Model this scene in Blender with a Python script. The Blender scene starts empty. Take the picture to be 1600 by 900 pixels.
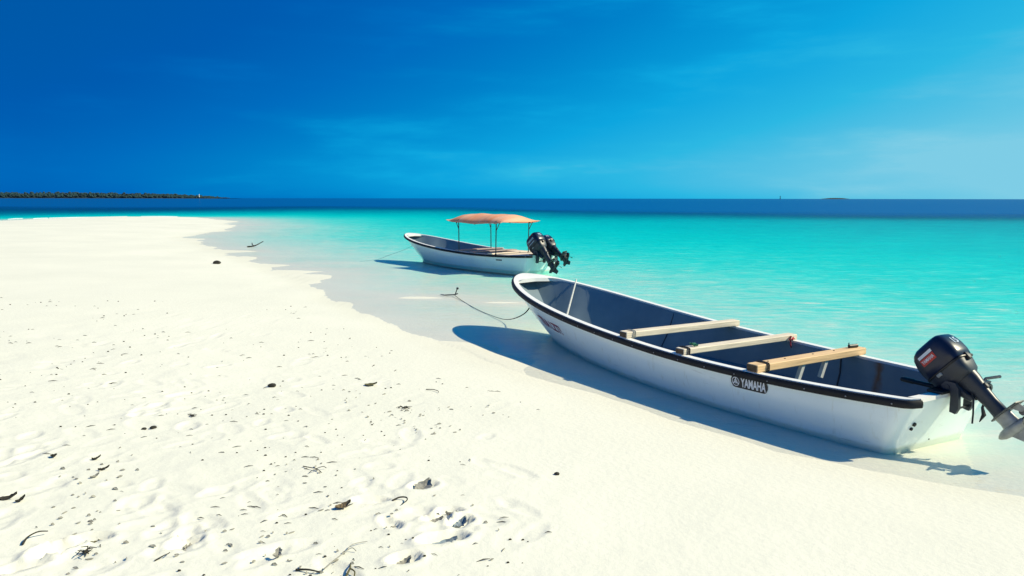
import bpy, bmesh, math, random
import numpy as np
from mathutils import Vector, Matrix

scene = bpy.context.scene
R = math.radians

# ------------------------------------------------------------------ camera
EYE = 1.9                                   # metres above the water
cam_d = bpy.data.cameras.new('camera'); cam = bpy.data.objects.new('camera', cam_d)
scene.collection.objects.link(cam); scene.camera = cam
cam_d.sensor_width = 36.0; cam_d.lens = 36.0 * 1155.0 / 1600.0
cam_d.clip_start = 0.05; cam_d.clip_end = 60000
cam.location = (0, 0, EYE)
cam.rotation_euler = (R(90) - math.atan(140.0 / 1155.0), R(-0.08), 0)

# ------------------------------------------------------------------ sky and sun
SUN_EL, SUN_AZ = R(40.5), R(91)               # azimuth from +Y towards +X
sun_dir = Vector((math.sin(SUN_AZ) * math.cos(SUN_EL), math.cos(SUN_AZ) * math.cos(SUN_EL), math.sin(SUN_EL)))
world = bpy.data.worlds.new('World'); scene.world = world; world.use_nodes = True
wt = world.node_tree; wn = wt.nodes; wl = wt.links
bg = wn['Background']; bg.inputs['Strength'].default_value = 0.1
sky = wn.new('ShaderNodeTexSky'); sky.sky_type = 'NISHITA'; sky.sun_disc = False
sky.sun_elevation = SUN_EL; sky.sun_rotation = SUN_AZ; sky.dust_density = 0.6; sky.ozone_density = 2.0
def wmath(op, a, b=None, clamp=False):
    n = wn.new('ShaderNodeMath'); n.operation = op; n.use_clamp = clamp
    for i, v in enumerate((a, b)):
        if v is None: continue
        if isinstance(v, (int, float)): n.inputs[i].default_value = v
        else: wl.new(v, n.inputs[i])
    return n.outputs[0]
sep = wn.new('ShaderNodeSeparateColor'); wl.new(sky.outputs[0], sep.inputs[0])
geo = wn.new('ShaderNodeNewGeometry')       # Incoming = view direction for the world
tc = wn.new('ShaderNodeTexCoord')
dot = wn.new('ShaderNodeVectorMath'); dot.operation = 'DOT_PRODUCT'
wl.new(tc.outputs['Generated'], dot.inputs[0]); dot.inputs[1].default_value = (math.sin(SUN_AZ), math.cos(SUN_AZ), 0)
f = wmath('MULTIPLY', wmath('ADD', dot.outputs['Value'], 0.56), 1 / 1.12, True)
f = wmath('ADD', wmath('MULTIPLY', wmath('POWER', f, 1.2), 1.55), 0.28)   # air is hazier towards the sun
val = wmath('MULTIPLY', wmath('MULTIPLY', sep.outputs[0], 0.1), f)
# thin high cloud: stretched noise on the sky sphere, stronger low down
mp = wn.new('ShaderNodeMapping'); mp.inputs['Scale'].default_value = (1.6, 1.6, 9.0); mp.inputs['Rotation'].default_value = (R(6), R(-10), 0)
wl.new(tc.outputs['Generated'], mp.inputs[0])
nz = wn.new('ShaderNodeTexNoise'); nz.inputs['Scale'].default_value = 2.4; nz.inputs['Detail'].default_value = 6; nz.inputs['Roughness'].default_value = 0.55
wl.new(mp.outputs[0], nz.inputs[0])
cl = wmath('MULTIPLY', wmath('SUBTRACT', nz.outputs[0], 0.44), 4.0, True)
cl = wmath('MULTIPLY', cl, cl)
val = wmath('MULTIPLY', val, wmath('ADD', wmath('MULTIPLY', cl, 0.30), 0.94))
ramp = wn.new('ShaderNodeValToRGB'); wl.new(val, ramp.inputs[0])
G0 = 2 ** -0.64
stops = [(0.03, (.000, .094, .36)), (.10, (.000, .104, .435)), (.16, (.000, .15, .52)), (.22, (.000, .21, .58)), (.28, (.001, .28, .65)),
         (.38, (.004, .38, .74)), (.54, (.025, .48, .77)), (.80, (.13, .565, .78)), (1.0, (.21, .61, .79))]
el = ramp.color_ramp.elements
while len(el) < len(stops): el.new(0.5)
for e, (p, c) in zip(el, stops): e.position = p; e.color = (c[0] * G0, c[1] * G0, c[2] * G0, 1)
gain = wn.new('ShaderNodeVectorMath'); gain.operation = 'SCALE'; gain.inputs['Scale'].default_value = 10.0
wl.new(ramp.outputs[0], gain.inputs[0]); wl.new(gain.outputs[0], bg.inputs[0])

sun_d = bpy.data.lights.new('sun', 'SUN'); sun = bpy.data.objects.new('sun', sun_d); scene.collection.objects.link(sun)
sun_d.energy = 4.08; sun_d.angle = R(0.53); sun_d.color = (1.0, 0.90, 0.65)
sun.rotation_euler = sun_dir.to_track_quat('Z', 'Y').to_euler(); sun.location = sun_dir * 60

scene.view_settings.view_transform = 'Standard'; scene.view_settings.look = 'None'
scene.view_settings.exposure = 0.64; scene.view_settings.gamma = 1.0
scene.render.engine = 'CYCLES'
scene.cycles.max_bounces = 10; scene.cycles.transparent_max_bounces = 12; scene.cycles.diffuse_bounces = 6

# ------------------------------------------------------------------ helpers
def link(o): scene.collection.objects.link(o); return o
def tag(o, label=None, category=None, group=None, kind=None):
    if label: o['label'] = label
    if category: o['category'] = category
    if group: o['group'] = group
    if kind: o['kind'] = kind
    return o
def empty(name, loc=(0, 0, 0), rz=0.0):
    o = link(bpy.data.objects.new(name, None)); o.location = loc; o.rotation_euler = (0, 0, rz); o.empty_display_size = .2
    return o
def mk(name, vf, mat, parent=None, smooth=True, angle=35):
    v, fc = vf
    me = bpy.data.meshes.new(name); me.from_pydata([tuple(p) for p in v], [], [tuple(q) for q in fc]); me.validate()
    bm = bmesh.new(); bm.from_mesh(me); bmesh.ops.recalc_face_normals(bm, faces=bm.faces); bm.to_mesh(me); bm.free()
    if smooth:
        me.shade_smooth()
        try: me.set_sharp_from_angle(angle=R(angle))
        except Exception: pass
    if mat: me.materials.append(mat)
    o = link(bpy.data.objects.new(name, me))
    if parent: o.parent = parent
    return o
def merge(*parts):
    V, F = [], []
    for v, fc in parts:
        k = len(V); V += [tuple(p) for p in v]; F += [tuple(i + k for i in q) for q in fc]
    return V, F
def loft(secs, closed=True, cap=True):
    n = len(secs[0]); V = [tuple(p) for s in secs for p in s]; F = []
    for i in range(len(secs) - 1):
        for j in range(n if closed else n - 1):
            k = (j + 1) % n
            F.append((i * n + j, i * n + k, (i + 1) * n + k, (i + 1) * n + j))
    if cap and closed:
        F.append(tuple(range(n))[::-1]); F.append(tuple((len(secs) - 1) * n + j for j in range(n)))
    return V, F
def tube(path, r, n=8, cap=True):
    P = [Vector(p) for p in path]; rs = r if isinstance(r, (list, tuple)) else [r] * len(P)
    secs = []; up = None
    for i, p in enumerate(P):
        t = (P[min(i + 1, len(P) - 1)] - P[max(i - 1, 0)])
        if t.length < 1e-9: t = Vector((0, 0, 1))
        t.normalize()
        if up is None: up = t.orthogonal().normalized()
        up = (up - t * up.dot(t))
        up = up.normalized() if up.length > 1e-6 else t.orthogonal().normalized()
        b = t.cross(up)
        secs.append([p + (up * math.cos(a) + b * math.sin(a)) * rs[i] for a in [2 * math.pi * k / n for k in range(n)]])
    return loft(secs, True, cap)
def box(x0, x1, y0, y1, z0, z1, bev=0.0):
    if bev <= 0:
        v = [(x, y, z) for z in (z0, z1) for y in (y0, y1) for x in (x0, x1)]
        return v, [(0, 2, 3, 1), (4, 5, 7, 6), (0, 1, 5, 4), (2, 6, 7, 3), (0, 4, 6, 2), (1, 3, 7, 5)]
    b = bev
    def ring(z, i):
        return [(x0 + i + b, y0 + i, z), (x1 - i - b, y0 + i, z), (x1 - i, y0 + i + b, z), (x1 - i, y1 - i - b, z), (x1 - i - b, y1 - i, z), (x0 + i + b, y1 - i, z), (x0 + i, y1 - i - b, z), (x0 + i, y0 + i + b, z)]
    return loft([ring(z0, b * .7), ring(z0 + b, 0), ring(z1 - b, 0), ring(z1, b * .7)])
def xf(vf, M): return [tuple(M @ Vector(p)) for p in vf[0]], vf[1]
def srect(cx, cy, z, hx, hy, n=28, e=4.0, fn=None):
    out = []
    for k in range(n):
        a = 2 * math.pi * k / n; c, s = math.cos(a), math.sin(a)
        out.append((cx + hx * math.copysign(abs(c) ** (2 / e), c), cy + hy * math.copysign(abs(s) ** (2 / e), s), z))
    return out
def text_geo(body, size, bold=0.0):
    cu = bpy.data.curves.new('lettering', 'FONT'); cu.body = body; cu.size = size; cu.align_x = 'CENTER'; cu.align_y = 'CENTER'
    cu.resolution_u = 3; cu.offset = bold
    o = link(bpy.data.objects.new('lettering', cu)); bpy.context.view_layer.update()
    me = bpy.data.meshes.new_from_object(o.evaluated_get(bpy.context.evaluated_depsgraph_get()))
    v = [tuple(p.co) for p in me.vertices]; fc = [tuple(p.vertices) for p in me.polygons]
    bpy.data.objects.remove(o); bpy.data.curves.remove(cu); bpy.data.meshes.remove(me)
    return v, fc

# ------------------------------------------------------------------ materials
def material(name):
    m = bpy.data.materials.new(name); m.use_nodes = True
    return m, m.node_tree.nodes, m.node_tree.links, m.node_tree.nodes['Principled BSDF']
def paint(name, col, rough=.5, var=.12, scale=6.0, spec=.5, bump=0.0, metal=0.0, bscale=60.0, coat=0.0):
    m, n, l, b = material(name)
    t = n.new('ShaderNodeTexCoord'); z = n.new('ShaderNodeTexNoise'); z.inputs['Scale'].default_value = scale; z.inputs['Detail'].default_value = 5
    l.new(t.outputs['Object'], z.inputs[0])
    r = n.new('ShaderNodeValToRGB'); l.new(z.outputs[0], r.inputs[0])
    r.color_ramp.elements[0].position = .3; r.color_ramp.elements[1].position = .7
    r.color_ramp.elements[0].color = (*[c * (1 - var) for c in col], 1); r.color_ramp.elements[1].color = (*[min(1, c * (1 + var * .5)) for c in col], 1)
    l.new(r.outputs[0], b.inputs['Base Color'])
    b.inputs['Roughness'].default_value = rough; b.inputs['Specular IOR Level'].default_value = spec; b.inputs['Metallic'].default_value = metal
    b.inputs['Coat Weight'].default_value = coat
    if bump:
        z2 = n.new('ShaderNodeTexNoise'); z2.inputs['Scale'].default_value = bscale; z2.inputs['Detail'].default_value = 3; l.new(t.outputs['Object'], z2.inputs[0])
        bp = n.new('ShaderNodeBump'); bp.inputs['Strength'].default_value = bump; bp.inputs['Distance'].default_value = .01
        l.new(z2.outputs[0], bp.inputs['Height']); l.new(bp.outputs[0], b.inputs['Normal'])
    return m

M = {}
M['gelcoat'] = paint('white gelcoat', (.90, .94, .93), .30, .05, 2.2, .6, coat=.6)
def hull_mat():
    m, n, l, b = material('white gelcoat')
    t = n.new('ShaderNodeTexCoord')
    def noise(sc, det, scale=(1, 1, 1)):
        mp = n.new('ShaderNodeMapping'); mp.inputs['Scale'].default_value = scale; l.new(t.outputs['Object'], mp.inputs[0])
        z = n.new('ShaderNodeTexNoise'); z.inputs['Scale'].default_value = sc; z.inputs['Detail'].default_value = det; z.inputs['Roughness'].default_value = .65; l.new(mp.outputs[0], z.inputs[0]); return z.outputs[0]
    def ramp_(src, p0, c0, p1, c1):
        r = n.new('ShaderNodeValToRGB'); l.new(src, r.inputs[0]); r.color_ramp.elements[0].position = p0; r.color_ramp.elements[0].color = (*c0, 1); r.color_ramp.elements[1].position = p1; r.color_ramp.elements[1].color = (*c1, 1); return r.outputs[0]
    def mul(a, c):
        q = n.new('ShaderNodeMix'); q.data_type = 'RGBA'; q.blend_type = 'MULTIPLY'; q.inputs[0].default_value = 1; l.new(a, q.inputs[6]); l.new(c, q.inputs[7]); return q.outputs[2]
    base = ramp_(noise(2.2, 6), .3, (.80, .90, .865), .7, (.85, .94, .905))
    scuff = ramp_(noise(3.0, 8, (1, 1, 14)), .27, (.66, .64, .60), .36, (1, 1, 1))
    runs = ramp_(noise(7.0, 4, (3, 3, .35)), .24, (.86, .83, .76), .40, (1, 1, 1))
    col = mul(mul(base, scuff), runs)
    s = n.new('ShaderNodeSeparateXYZ'); l.new(t.outputs['Object'], s.inputs[0])
    ad = n.new('ShaderNodeMath'); ad.operation = 'MULTIPLY_ADD'; l.new(noise(9, 5), ad.inputs[0]); ad.inputs[1].default_value = -.05; l.new(s.outputs[2], ad.inputs[2])
    col = mul(col, ramp_(ad.outputs[0], -.01, (.80, .79, .70), .03, (1, 1, 1)))
    l.new(col, b.inputs['Base Color']); b.inputs['Roughness'].default_value = .32; b.inputs['Coat Weight'].default_value = .5; b.inputs['Coat Roughness'].default_value = .15
    return m
M['gelcoat'] = hull_mat()
M['gunwale'] = paint('white gunwale', (.82, .80, .76), .45, .08, 5)
M['rubber'] = paint('black rubber', (.012, .012, .014), .6, .3, 12, .3)
M['steel'] = paint('steel', (.30, .30, .31), .35, .1, 20, metal=.9)
M['cowl'] = paint('navy cowl paint', (.008, .014, .040), .32, .25, 6, .45)
M['leg'] = paint('dark leg paint', (.022, .028, .042), .42, .3, 9, .5)
M['worn'] = paint('worn metal', (.09, .095, .09), .5, .5, 22, .5, bump=.2)
M['alloy'] = paint('scuffed bare alloy', (.34, .35, .34), .4, .3, 18, .5, metal=.3)
M['black'] = paint('black plastic', (.010, .010, .012), .45, .2, 15)
M['red'] = paint('red decal', (.55, .03, .02), .4, .1, 8)
M['white'] = paint('white decal', (.75, .76, .76), .4, .05, 8)
M['silver'] = paint('silver decal', (.45, .55, .68), .35, .1, 8)
M['name'] = paint('red lettering', (.26, .008, .035), .5, .3, 30)
M['name_red'] = paint('purple lettering', (.05, .01, .06), .5, .3, 30)
M['rope'] = paint('dark rope', (.02, .022, .025), .8, .4, 60)
M['pale_rope'] = paint('pale rope', (.42, .42, .36), .8, .3, 60)
M['green_rope'] = paint('green rope', (.02, .16, .09), .8, .3, 60)
M['red_rope'] = paint('red rope', (.40, .02, .04), .8, .3, 60)
M['cream'] = paint('cream deck paint', (.72, .62, .48), .5, .08, 4)
M['tube'] = paint('dark tube', (.03, .04, .045), .4, .2, 20)
M['grey_plank'] = paint('grey pink plank', (.36, .29, .27), .6, .2, 12)
M['rotor'] = paint('island leaves', (.008, .040, .045), .9, .5, .02)
M['foam'] = paint('sea foam', (.85, .87, .86), .7, .05, 3)
M['tower'] = paint('white tower', (.8, .8, .78), .6, .05, 1)
M['rock'] = paint('dark shore rock', (.006, .022, .028), .9, .4, .05)
def wood(name, col):
    m, n, l, b = material(name)
    t = n.new('ShaderNodeTexCoord'); mp = n.new('ShaderNodeMapping'); mp.inputs['Scale'].default_value = (28, 1.6, 28)
    l.new(t.outputs['Object'], mp.inputs[0])
    z = n.new('ShaderNodeTexNoise'); z.inputs['Scale'].default_value = 2.0; z.inputs['Detail'].default_value = 6; z.inputs['Distortion'].default_value = .4
    l.new(mp.outputs[0], z.inputs[0])
    r = n.new('ShaderNodeValToRGB'); l.new(z.outputs[0], r.inputs[0])
    r.color_ramp.elements[0].position = .35; r.color_ramp.elements[0].color = (*[c * .72 for c in col], 1)
    r.color_ramp.elements[1].position = .65; r.color_ramp.elements[1].color = (*col, 1)
    l.new(r.outputs[0], b.inputs['Base Color']); b.inputs['Roughness'].default_value = .7
    bp = n.new('ShaderNodeBump'); bp.inputs['Strength'].default_value = .25; bp.inputs['Distance'].default_value = .004
    l.new(z.outputs[0], bp.inputs['Height']); l.new(bp.outputs[0], b.inputs['Normal'])
    return m
M['pine'] = wood('bare pine', (.80, .53, .28)); M['pale_pine'] = wood('sun bleached pine', (.80, .68, .52)); M['strut'] = paint('weathered strut', (.5, .5, .47), .7, .15, 20)
M['end_grain'] = paint('dirty end grain', (.10, .065, .035), .8, .5, 40)
def liner_mat():
    m, n, l, b = material('blue grey liner paint')
    t = n.new('ShaderNodeTexCoord'); z = n.new('ShaderNodeTexNoise'); z.inputs['Scale'].default_value = 2.5; z.inputs['Detail'].default_value = 7
    l.new(t.outputs['Object'], z.inputs[0])
    r = n.new('ShaderNodeValToRGB'); l.new(z.outputs[0], r.inputs[0])
    r.color_ramp.elements[0].position = .3; r.color_ramp.elements[0].color = (.13, .185, .225, 1)
    r.color_ramp.elements[1].position = .72; r.color_ramp.elements[1].color = (.19, .255, .30, 1)
    # a rust run below a fitting on the starboard wall
    s = n.new('ShaderNodeSeparateXYZ'); l.new(t.outputs['Object'], s.inputs[0])
    def mt(op, a, bb):
        q = n.new('ShaderNodeMath'); q.operation = op; q.use_clamp = op in ('MULTIPLY',) and False
        for i, v in enumerate((a, bb)):
            if isinstance(v, (int, float)): q.inputs[i].default_value = v
            else: l.new(v, q.inputs[i])
        return q.outputs[0]
    z2 = n.new('ShaderNodeTexNoise'); z2.inputs['Scale'].default_value = 9; l.new(t.outputs['Object'], z2.inputs[0])
    dx = mt('ABSOLUTE', mt('ADD', mt('SUBTRACT', s.outputs[0], 1.05), mt('MULTIPLY', mt('SUBTRACT', z2.outputs[0], .5), .12)), 0)
    mask = mt('MAXIMUM', mt('SUBTRACT', 1.0, mt('MULTIPLY', dx, 17)), 0)
    mask = mt('MULTIPLY', mask, mt('LESS_THAN', s.outputs[1], -.3))
    mask = mt('MINIMUM', mt('MULTIPLY', mask, mt('ADD', z2.outputs[0], .35)), .85)
    mx = n.new('ShaderNodeMix'); mx.data_type = 'RGBA'; l.new(mask, mx.inputs[0]); l.new(r.outputs[0], mx.inputs[6]); mx.inputs[7].default_value = (.20, .075, .02, 1)
    l.new(mx.outputs[2], b.inputs['Base Color']); b.inputs['Roughness'].default_value = .6; b.inputs['Specular IOR Level'].default_value = .3
    return m
M['liner'] = liner_mat()
M['sole'] = paint('dark blue floor paint', (.10, .17, .22), .55, .25, 3)  # one even tone, darker than the interior walls
def canvas_mat():
    m, n, l, b = material('peach canvas')
    t = n.new('ShaderNodeTexCoord'); mpp = n.new('ShaderNodeMapping'); mpp.inputs['Scale'].default_value = (2.2, .5, .5); l.new(t.outputs['Object'], mpp.inputs[0]); z = n.new('ShaderNodeTexNoise'); z.inputs['Scale'].default_value = 2; z.inputs['Detail'].default_value = 6; l.new(mpp.outputs[0], z.inputs[0])
    r = n.new('ShaderNodeValToRGB'); l.new(z.outputs[0], r.inputs[0]); r.color_ramp.elements[0].position = .35; r.color_ramp.elements[1].position = .68
    r.color_ramp.elements[0].color = (.94, .42, .21, 1); r.color_ramp.elements[1].color = (.97, .60, .40, 1)
    l.new(r.outputs[0], b.inputs['Base Color']); b.inputs['Roughness'].default_value = .85
    tr = n.new('ShaderNodeBsdfTranslucent'); l.new(r.outputs[0], tr.inputs[0])
    mx = n.new('ShaderNodeMixShader'); mx.inputs[0].default_value = .3; l.new(b.outputs[0], mx.inputs[1]); l.new(tr.outputs[0], mx.inputs[2])
    l.new(mx.outputs[0], n['Material Output'].inputs[0])
    return m
M['canvas'] = canvas_mat()

def sand_mat():
    m, n, l, b = material('coral sand')
    t = n.new('ShaderNodeNewGeometry')
    def noise(scale, det=5, rough=.55):
        z = n.new('ShaderNodeTexNoise'); z.inputs['Scale'].default_value = scale; z.inputs['Detail'].default_value = det; z.inputs['Roughness'].default_value = rough
        l.new(t.outputs['Position'], z.inputs[0]); return z.outputs[0]
    r = n.new('ShaderNodeValToRGB'); l.new(noise(.35, 8, .6), r.inputs[0])
    r.color_ramp.elements[0].position = .25; r.color_ramp.elements[0].color = (.71, .695, .60, 1)
    r.color_ramp.elements[1].position = .75; r.color_ramp.elements[1].color = (.80, .775, .67, 1)
    g = n.new('ShaderNodeValToRGB'); l.new(noise(420, 2), g.inputs[0])
    g.color_ramp.elements[0].position = .3; g.color_ramp.elements[0].color = (.88, .88, .88, 1); g.color_ramp.elements[1].position = .65; g.color_ramp.elements[1].color = (1, 1, 1, 1)
    mu = n.new('ShaderNodeMix'); mu.data_type = 'RGBA'; mu.blend_type = 'MULTIPLY'; mu.inputs[0].default_value = 1
    l.new(r.outputs[0], mu.inputs[6]); l.new(g.outputs[0], mu.inputs[7])
    # damp sand just above the waterline
    s = n.new('ShaderNodeSeparateXYZ'); l.new(t.outputs['Position'], s.inputs[0])
    w = n.new('ShaderNodeMapRange'); w.inputs['From Min'].default_value = .006; w.inputs['From Max'].default_value = .03; w.inputs['To Min'].default_value = 1; w.inputs['To Max'].default_value = 0
    l.new(s.outputs[2], w.inputs['Value'])
    mw = n.new('ShaderNodeMix'); mw.data_type = 'RGBA'; mw.blend_type = 'MULTIPLY'; l.new(w.outputs[0], mw.inputs[0]); l.new(mu.outputs[2], mw.inputs[6]); mw.inputs[7].default_value = (.97, .965, .95, 1)
    l.new(mw.outputs[2], b.inputs['Base Color'])
    b.inputs['Roughness'].default_value = .92; b.inputs['Specular IOR Level'].default_value = .15
    a = n.new('ShaderNodeMath'); a.operation = 'ADD'
    c = n.new('ShaderNodeMath'); c.operation = 'MULTIPLY'; c.inputs[1].default_value = .25
    l.new(noise(220, 3), c.inputs[0]); l.new(noise(22, 4), a.inputs[0]); l.new(c.outputs[0], a.inputs[1])
    bp = n.new('ShaderNodeBump'); bp.inputs['Strength'].default_value = .35; bp.inputs['Distance'].default_value = .012
    l.new(a.outputs[0], bp.inputs['Height']); l.new(bp.outputs[0], b.inputs['Normal'])
    return m
M['sand'] = sand_mat()

def water_mat():
    m, n, l, b = material('lagoon water'); n.remove(b)
    out = n['Material Output']
    t = n.new('ShaderNodeNewGeometry')
    def mt(op, a, bb=None, clamp=False):
        q = n.new('ShaderNodeMath'); q.operation = op; q.use_clamp = clamp
        for i, v in enumerate((a, bb)):
            if v is None: continue
            if isinstance(v, (int, float)): q.inputs[i].default_value = v
            else: l.new(v, q.inputs[i])
        return q.outputs[0]
    def noise(sx, sy, rot, det=3, dist=.4, rough=.5):
        mp = n.new('ShaderNodeMapping'); mp.inputs['Scale'].default_value = (sx, sy, 1); mp.inputs['Rotation'].default_value = (0, 0, R(rot)); l.new(t.outputs['Position'], mp.inputs[0])
        z = n.new('ShaderNodeTexNoise'); z.inputs['Scale'].default_value = 1; z.inputs['Detail'].default_value = det; z.inputs['Distortion'].default_value = dist; z.inputs['Roughness'].default_value = rough
        l.new(mp.outputs[0], z.inputs[0]); return z.outputs[0]
    at = n.new('ShaderNodeAttribute'); at.attribute_name = 'depth'; dep = at.outputs['Fac']
    swell = noise(.35, 1.3, 12, 4, .8); rip = noise(1.7, 5.5, 8, 4, .7, .6); fine = noise(9, 16, -15, 3, .5)
    # ripple light and caustics put into the tint: wave noise varies the depth
    wv = mt('ADD', mt('MULTIPLY', mt('SUBTRACT', swell, .5), 1.4), mt('MULTIPLY', mt('SUBTRACT', rip, .5), 2.4))
    dd = mt('MULTIPLY', dep, mt('MAXIMUM', mt('ADD', wv, 1.0), .25))
    dd = mt('MAXIMUM', mt('ADD', dd, mt('MULTIPLY', mt('MULTIPLY', mt('MINIMUM', mt('MULTIPLY', dep, 3.0), 1.0), .85), mt('SUBTRACT', rip, .5))), 0.0)
    cmb = n.new('ShaderNodeCombineColor')
    for i, k in enumerate((WK[0], WK[1], WK[2])): l.new(mt('EXPONENT', mt('MULTIPLY', dd, -k)), cmb.inputs[i])
    tr = n.new('ShaderNodeBsdfTransparent'); l.new(cmb.outputs[0], tr.inputs[0])
    df = n.new('ShaderNodeBsdfDiffuse'); df.inputs[0].default_value = DEEP
    a2 = n.new('ShaderNodeAttribute'); a2.attribute_name = 'offshore'
    sc = mt('ADD', mt('POWER', a2.outputs['Fac'], 1.5), mt('MULTIPLY', mt('MULTIPLY', a2.outputs['Fac'], mt('SUBTRACT', 1.0, a2.outputs['Fac'])), mt('MULTIPLY', wv, 1.2)), True)
    m1 = n.new('ShaderNodeMixShader'); l.new(sc, m1.inputs[0]); l.new(tr.outputs[0], m1.inputs[1]); l.new(df.outputs[0], m1.inputs[2])
    hgt = mt('ADD', mt('ADD', mt('MULTIPLY', swell, .19), mt('MULTIPLY', rip, .09)), mt('MULTIPLY', fine, .004))
    calm = mt('ADD', mt('MULTIPLY', mt('MINIMUM', mt('MULTIPLY', dep, 3.0), 1.0), .85), .12)   # ripples die out in the film at the edge
    bp = n.new('ShaderNodeBump'); bp.inputs['Distance'].default_value = 1.0; l.new(calm, bp.inputs['Strength']); l.new(hgt, bp.inputs['Height'])
    gl = n.new('ShaderNodeBsdfGlossy'); gl.inputs['Roughness'].default_value = .06; gl.inputs[0].default_value = (1, 1, 1, 1); l.new(bp.outputs[0], gl.inputs['Normal'])
    fr = n.new('ShaderNodeFresnel'); fr.inputs[0].default_value = 1.33; l.new(bp.outputs[0], fr.inputs['Normal'])
    fac = mt('DIVIDE', fr.outputs[0], mt('ADD', mt('MULTIPLY', fr.outputs[0], FRSOFT), 1.0))   # wave slopes keep grazing reflection down
    m2 = n.new('ShaderNodeMixShader'); l.new(fac, m2.inputs[0]); l.new(m1.outputs[0], m2.inputs[1]); l.new(gl.outputs[0], m2.inputs[2])
    l.new(m2.outputs[0], out.inputs[0])
    return m
WK = (2.8, .105, .058); DEEP = (.001, .080, .27, 1); FRSOFT = 3.9
M['water'] = water_mat()

# ------------------------------------------------------------------ beach and seabed

SHORE=np.array([(60,-40),(22,-9),(11,-.5),(6,2.9),(3.9,4.25),(2.95,4.72),(2.36,5.08),(1.94,5.36),(1.5,5.95),(1.16,6.5),(.75,7.15),(.34,7.72),(-.3,8.6),(-.83,9.45),(-1.3,10.3),(-2.01,11.5),(-2.9,13.1),(-3.96,15.1),(-5.6,18),(-7.47,21),(-10.3,26),(-13.6,31.5),(-15.6,34),(-16.6,38),(-17.2,44),(-20.3,52),(-23.4,60),(-27,67),(-32,73),(-38,74),(-42.5,69),(-42,60),(-43,49),(-52,40),(-80,28),(-150,5),(-220,-20),(-220,-120),(60,-120)],float)
DROP=np.array([(-20000,900),(-900,260),(-300,150),(-84,124),(-48,136),(-11,129),(7.6,92),(27,80),(49,71),(120,52),(400,0),(3000,-300),(20000,-2000)],float)
def vnoise(x,y,seed=0):
    xi=np.floor(x).astype(np.int64);yi=np.floor(y).astype(np.int64);fx=x-xi;fy=y-yi
    def hsh(a,b):
        n=(a*374761393+b*668265263+seed*974634777)&0x7fffffff
        n=((n^(n>>13))*1274126177)&0x7fffffff
        return ((n^(n>>16))&0xffff)/65535.
    u=fx*fx*(3-2*fx);v=fy*fy*(3-2*fy)
    return (hsh(xi,yi)*(1-u)+hsh(xi+1,yi)*u)*(1-v)+(hsh(xi,yi+1)*(1-u)+hsh(xi+1,yi+1)*u)*v-.5
def sdist(x,y):
    P=np.stack([x,y],1);out=np.full(len(x),1e18);ins=np.zeros(len(x),bool)
    n=len(SHORE)
    for i in range(n):
        a=SHORE[i];b=SHORE[(i+1)%n];ab=b-a
        t=np.clip(((P-a)@ab)/(ab@ab),0,1)
        d=P-a-t[:,None]*ab
        out=np.minimum(out,(d*d).sum(1))
        c=(a[1]>y)!=(b[1]>y)
        if b[1]!=a[1]: ins^=c&(x<(b[0]-a[0])*(y-a[1])/(b[1]-a[1])+a[0])
    return np.where(ins,1,-1)*np.sqrt(out)
def base_height(x,y,optical=False):
    d=sdist(x,y)
    # ragged, scalloped waterline
    sc=np.clip(np.hypot(x,y)/25.,.25,2.2)
    d=d+sc*(.55*vnoise(x/1.9,y/1.9,3)+.35*vnoise(x/.7,y/.7,4)+.12*vnoise(x/.23,y/.23,5))*np.clip(np.abs(d)*0+1,0,1)
    land=.34*(1-np.exp(-np.maximum(d,0)/6.5))+.012*np.minimum(np.maximum(d,0),1)
    u=np.maximum(-d,0)
    dep=.016*u+.0028*u*u
    dep=dep*(1+.35*vnoise(x/9,y/9,8)+.25*vnoise(x/3.1,y/3.1,9))
    dep=dep-.125*np.clip(vnoise(x/5.,y/1.5,12)+.5*vnoise(x/1.7,y/.5,13)-.10,0,1)*np.exp(-((u-4.5)/4.5)**2)*np.clip((y-7)/5,0,1)
    sh=2.7*(1-np.exp(-np.maximum(dep,0)/2.7))
    yd=np.interp(x,DROP[:,0],DROP[:,1]);w=28+.22*np.abs(yd)
    q=np.clip((y+18*vnoise(x/22,y/22,6)-yd+w)/(2*w),0,1);q=q*q*(3-2*q)
    # west side of the spit falls away sooner
    lf=np.clip((-x-30)/30,0,1)*np.clip((y-55)/12,0,1)
    sh=sh*(1+2.2*lf)+q*2.5*(u>0)
    if optical=='off': return q*(u>0)
    return np.where(d>0,land,-(sh if optical else .24*(1-np.exp(-dep/.24))))
rng = np.random.default_rng(11)
# scuffed prints and dents trodden into the dry sand: x, y, angle, length, width, depth
prints = []
for k in range(430):
    y = 2.6 + 9.0 * rng.random() ** 1.5; x = -y * .85 + rng.random() * (y * .80 + .1 * y)
    if rng.random() < .35: x = -y * .85 + rng.random() * y * .45
    prints.append((x, y, rng.random() * math.pi, .09 + .12 * rng.random(), .05 + .035 * rng.random(), .003 + .009 * rng.random() ** 2))
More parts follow.
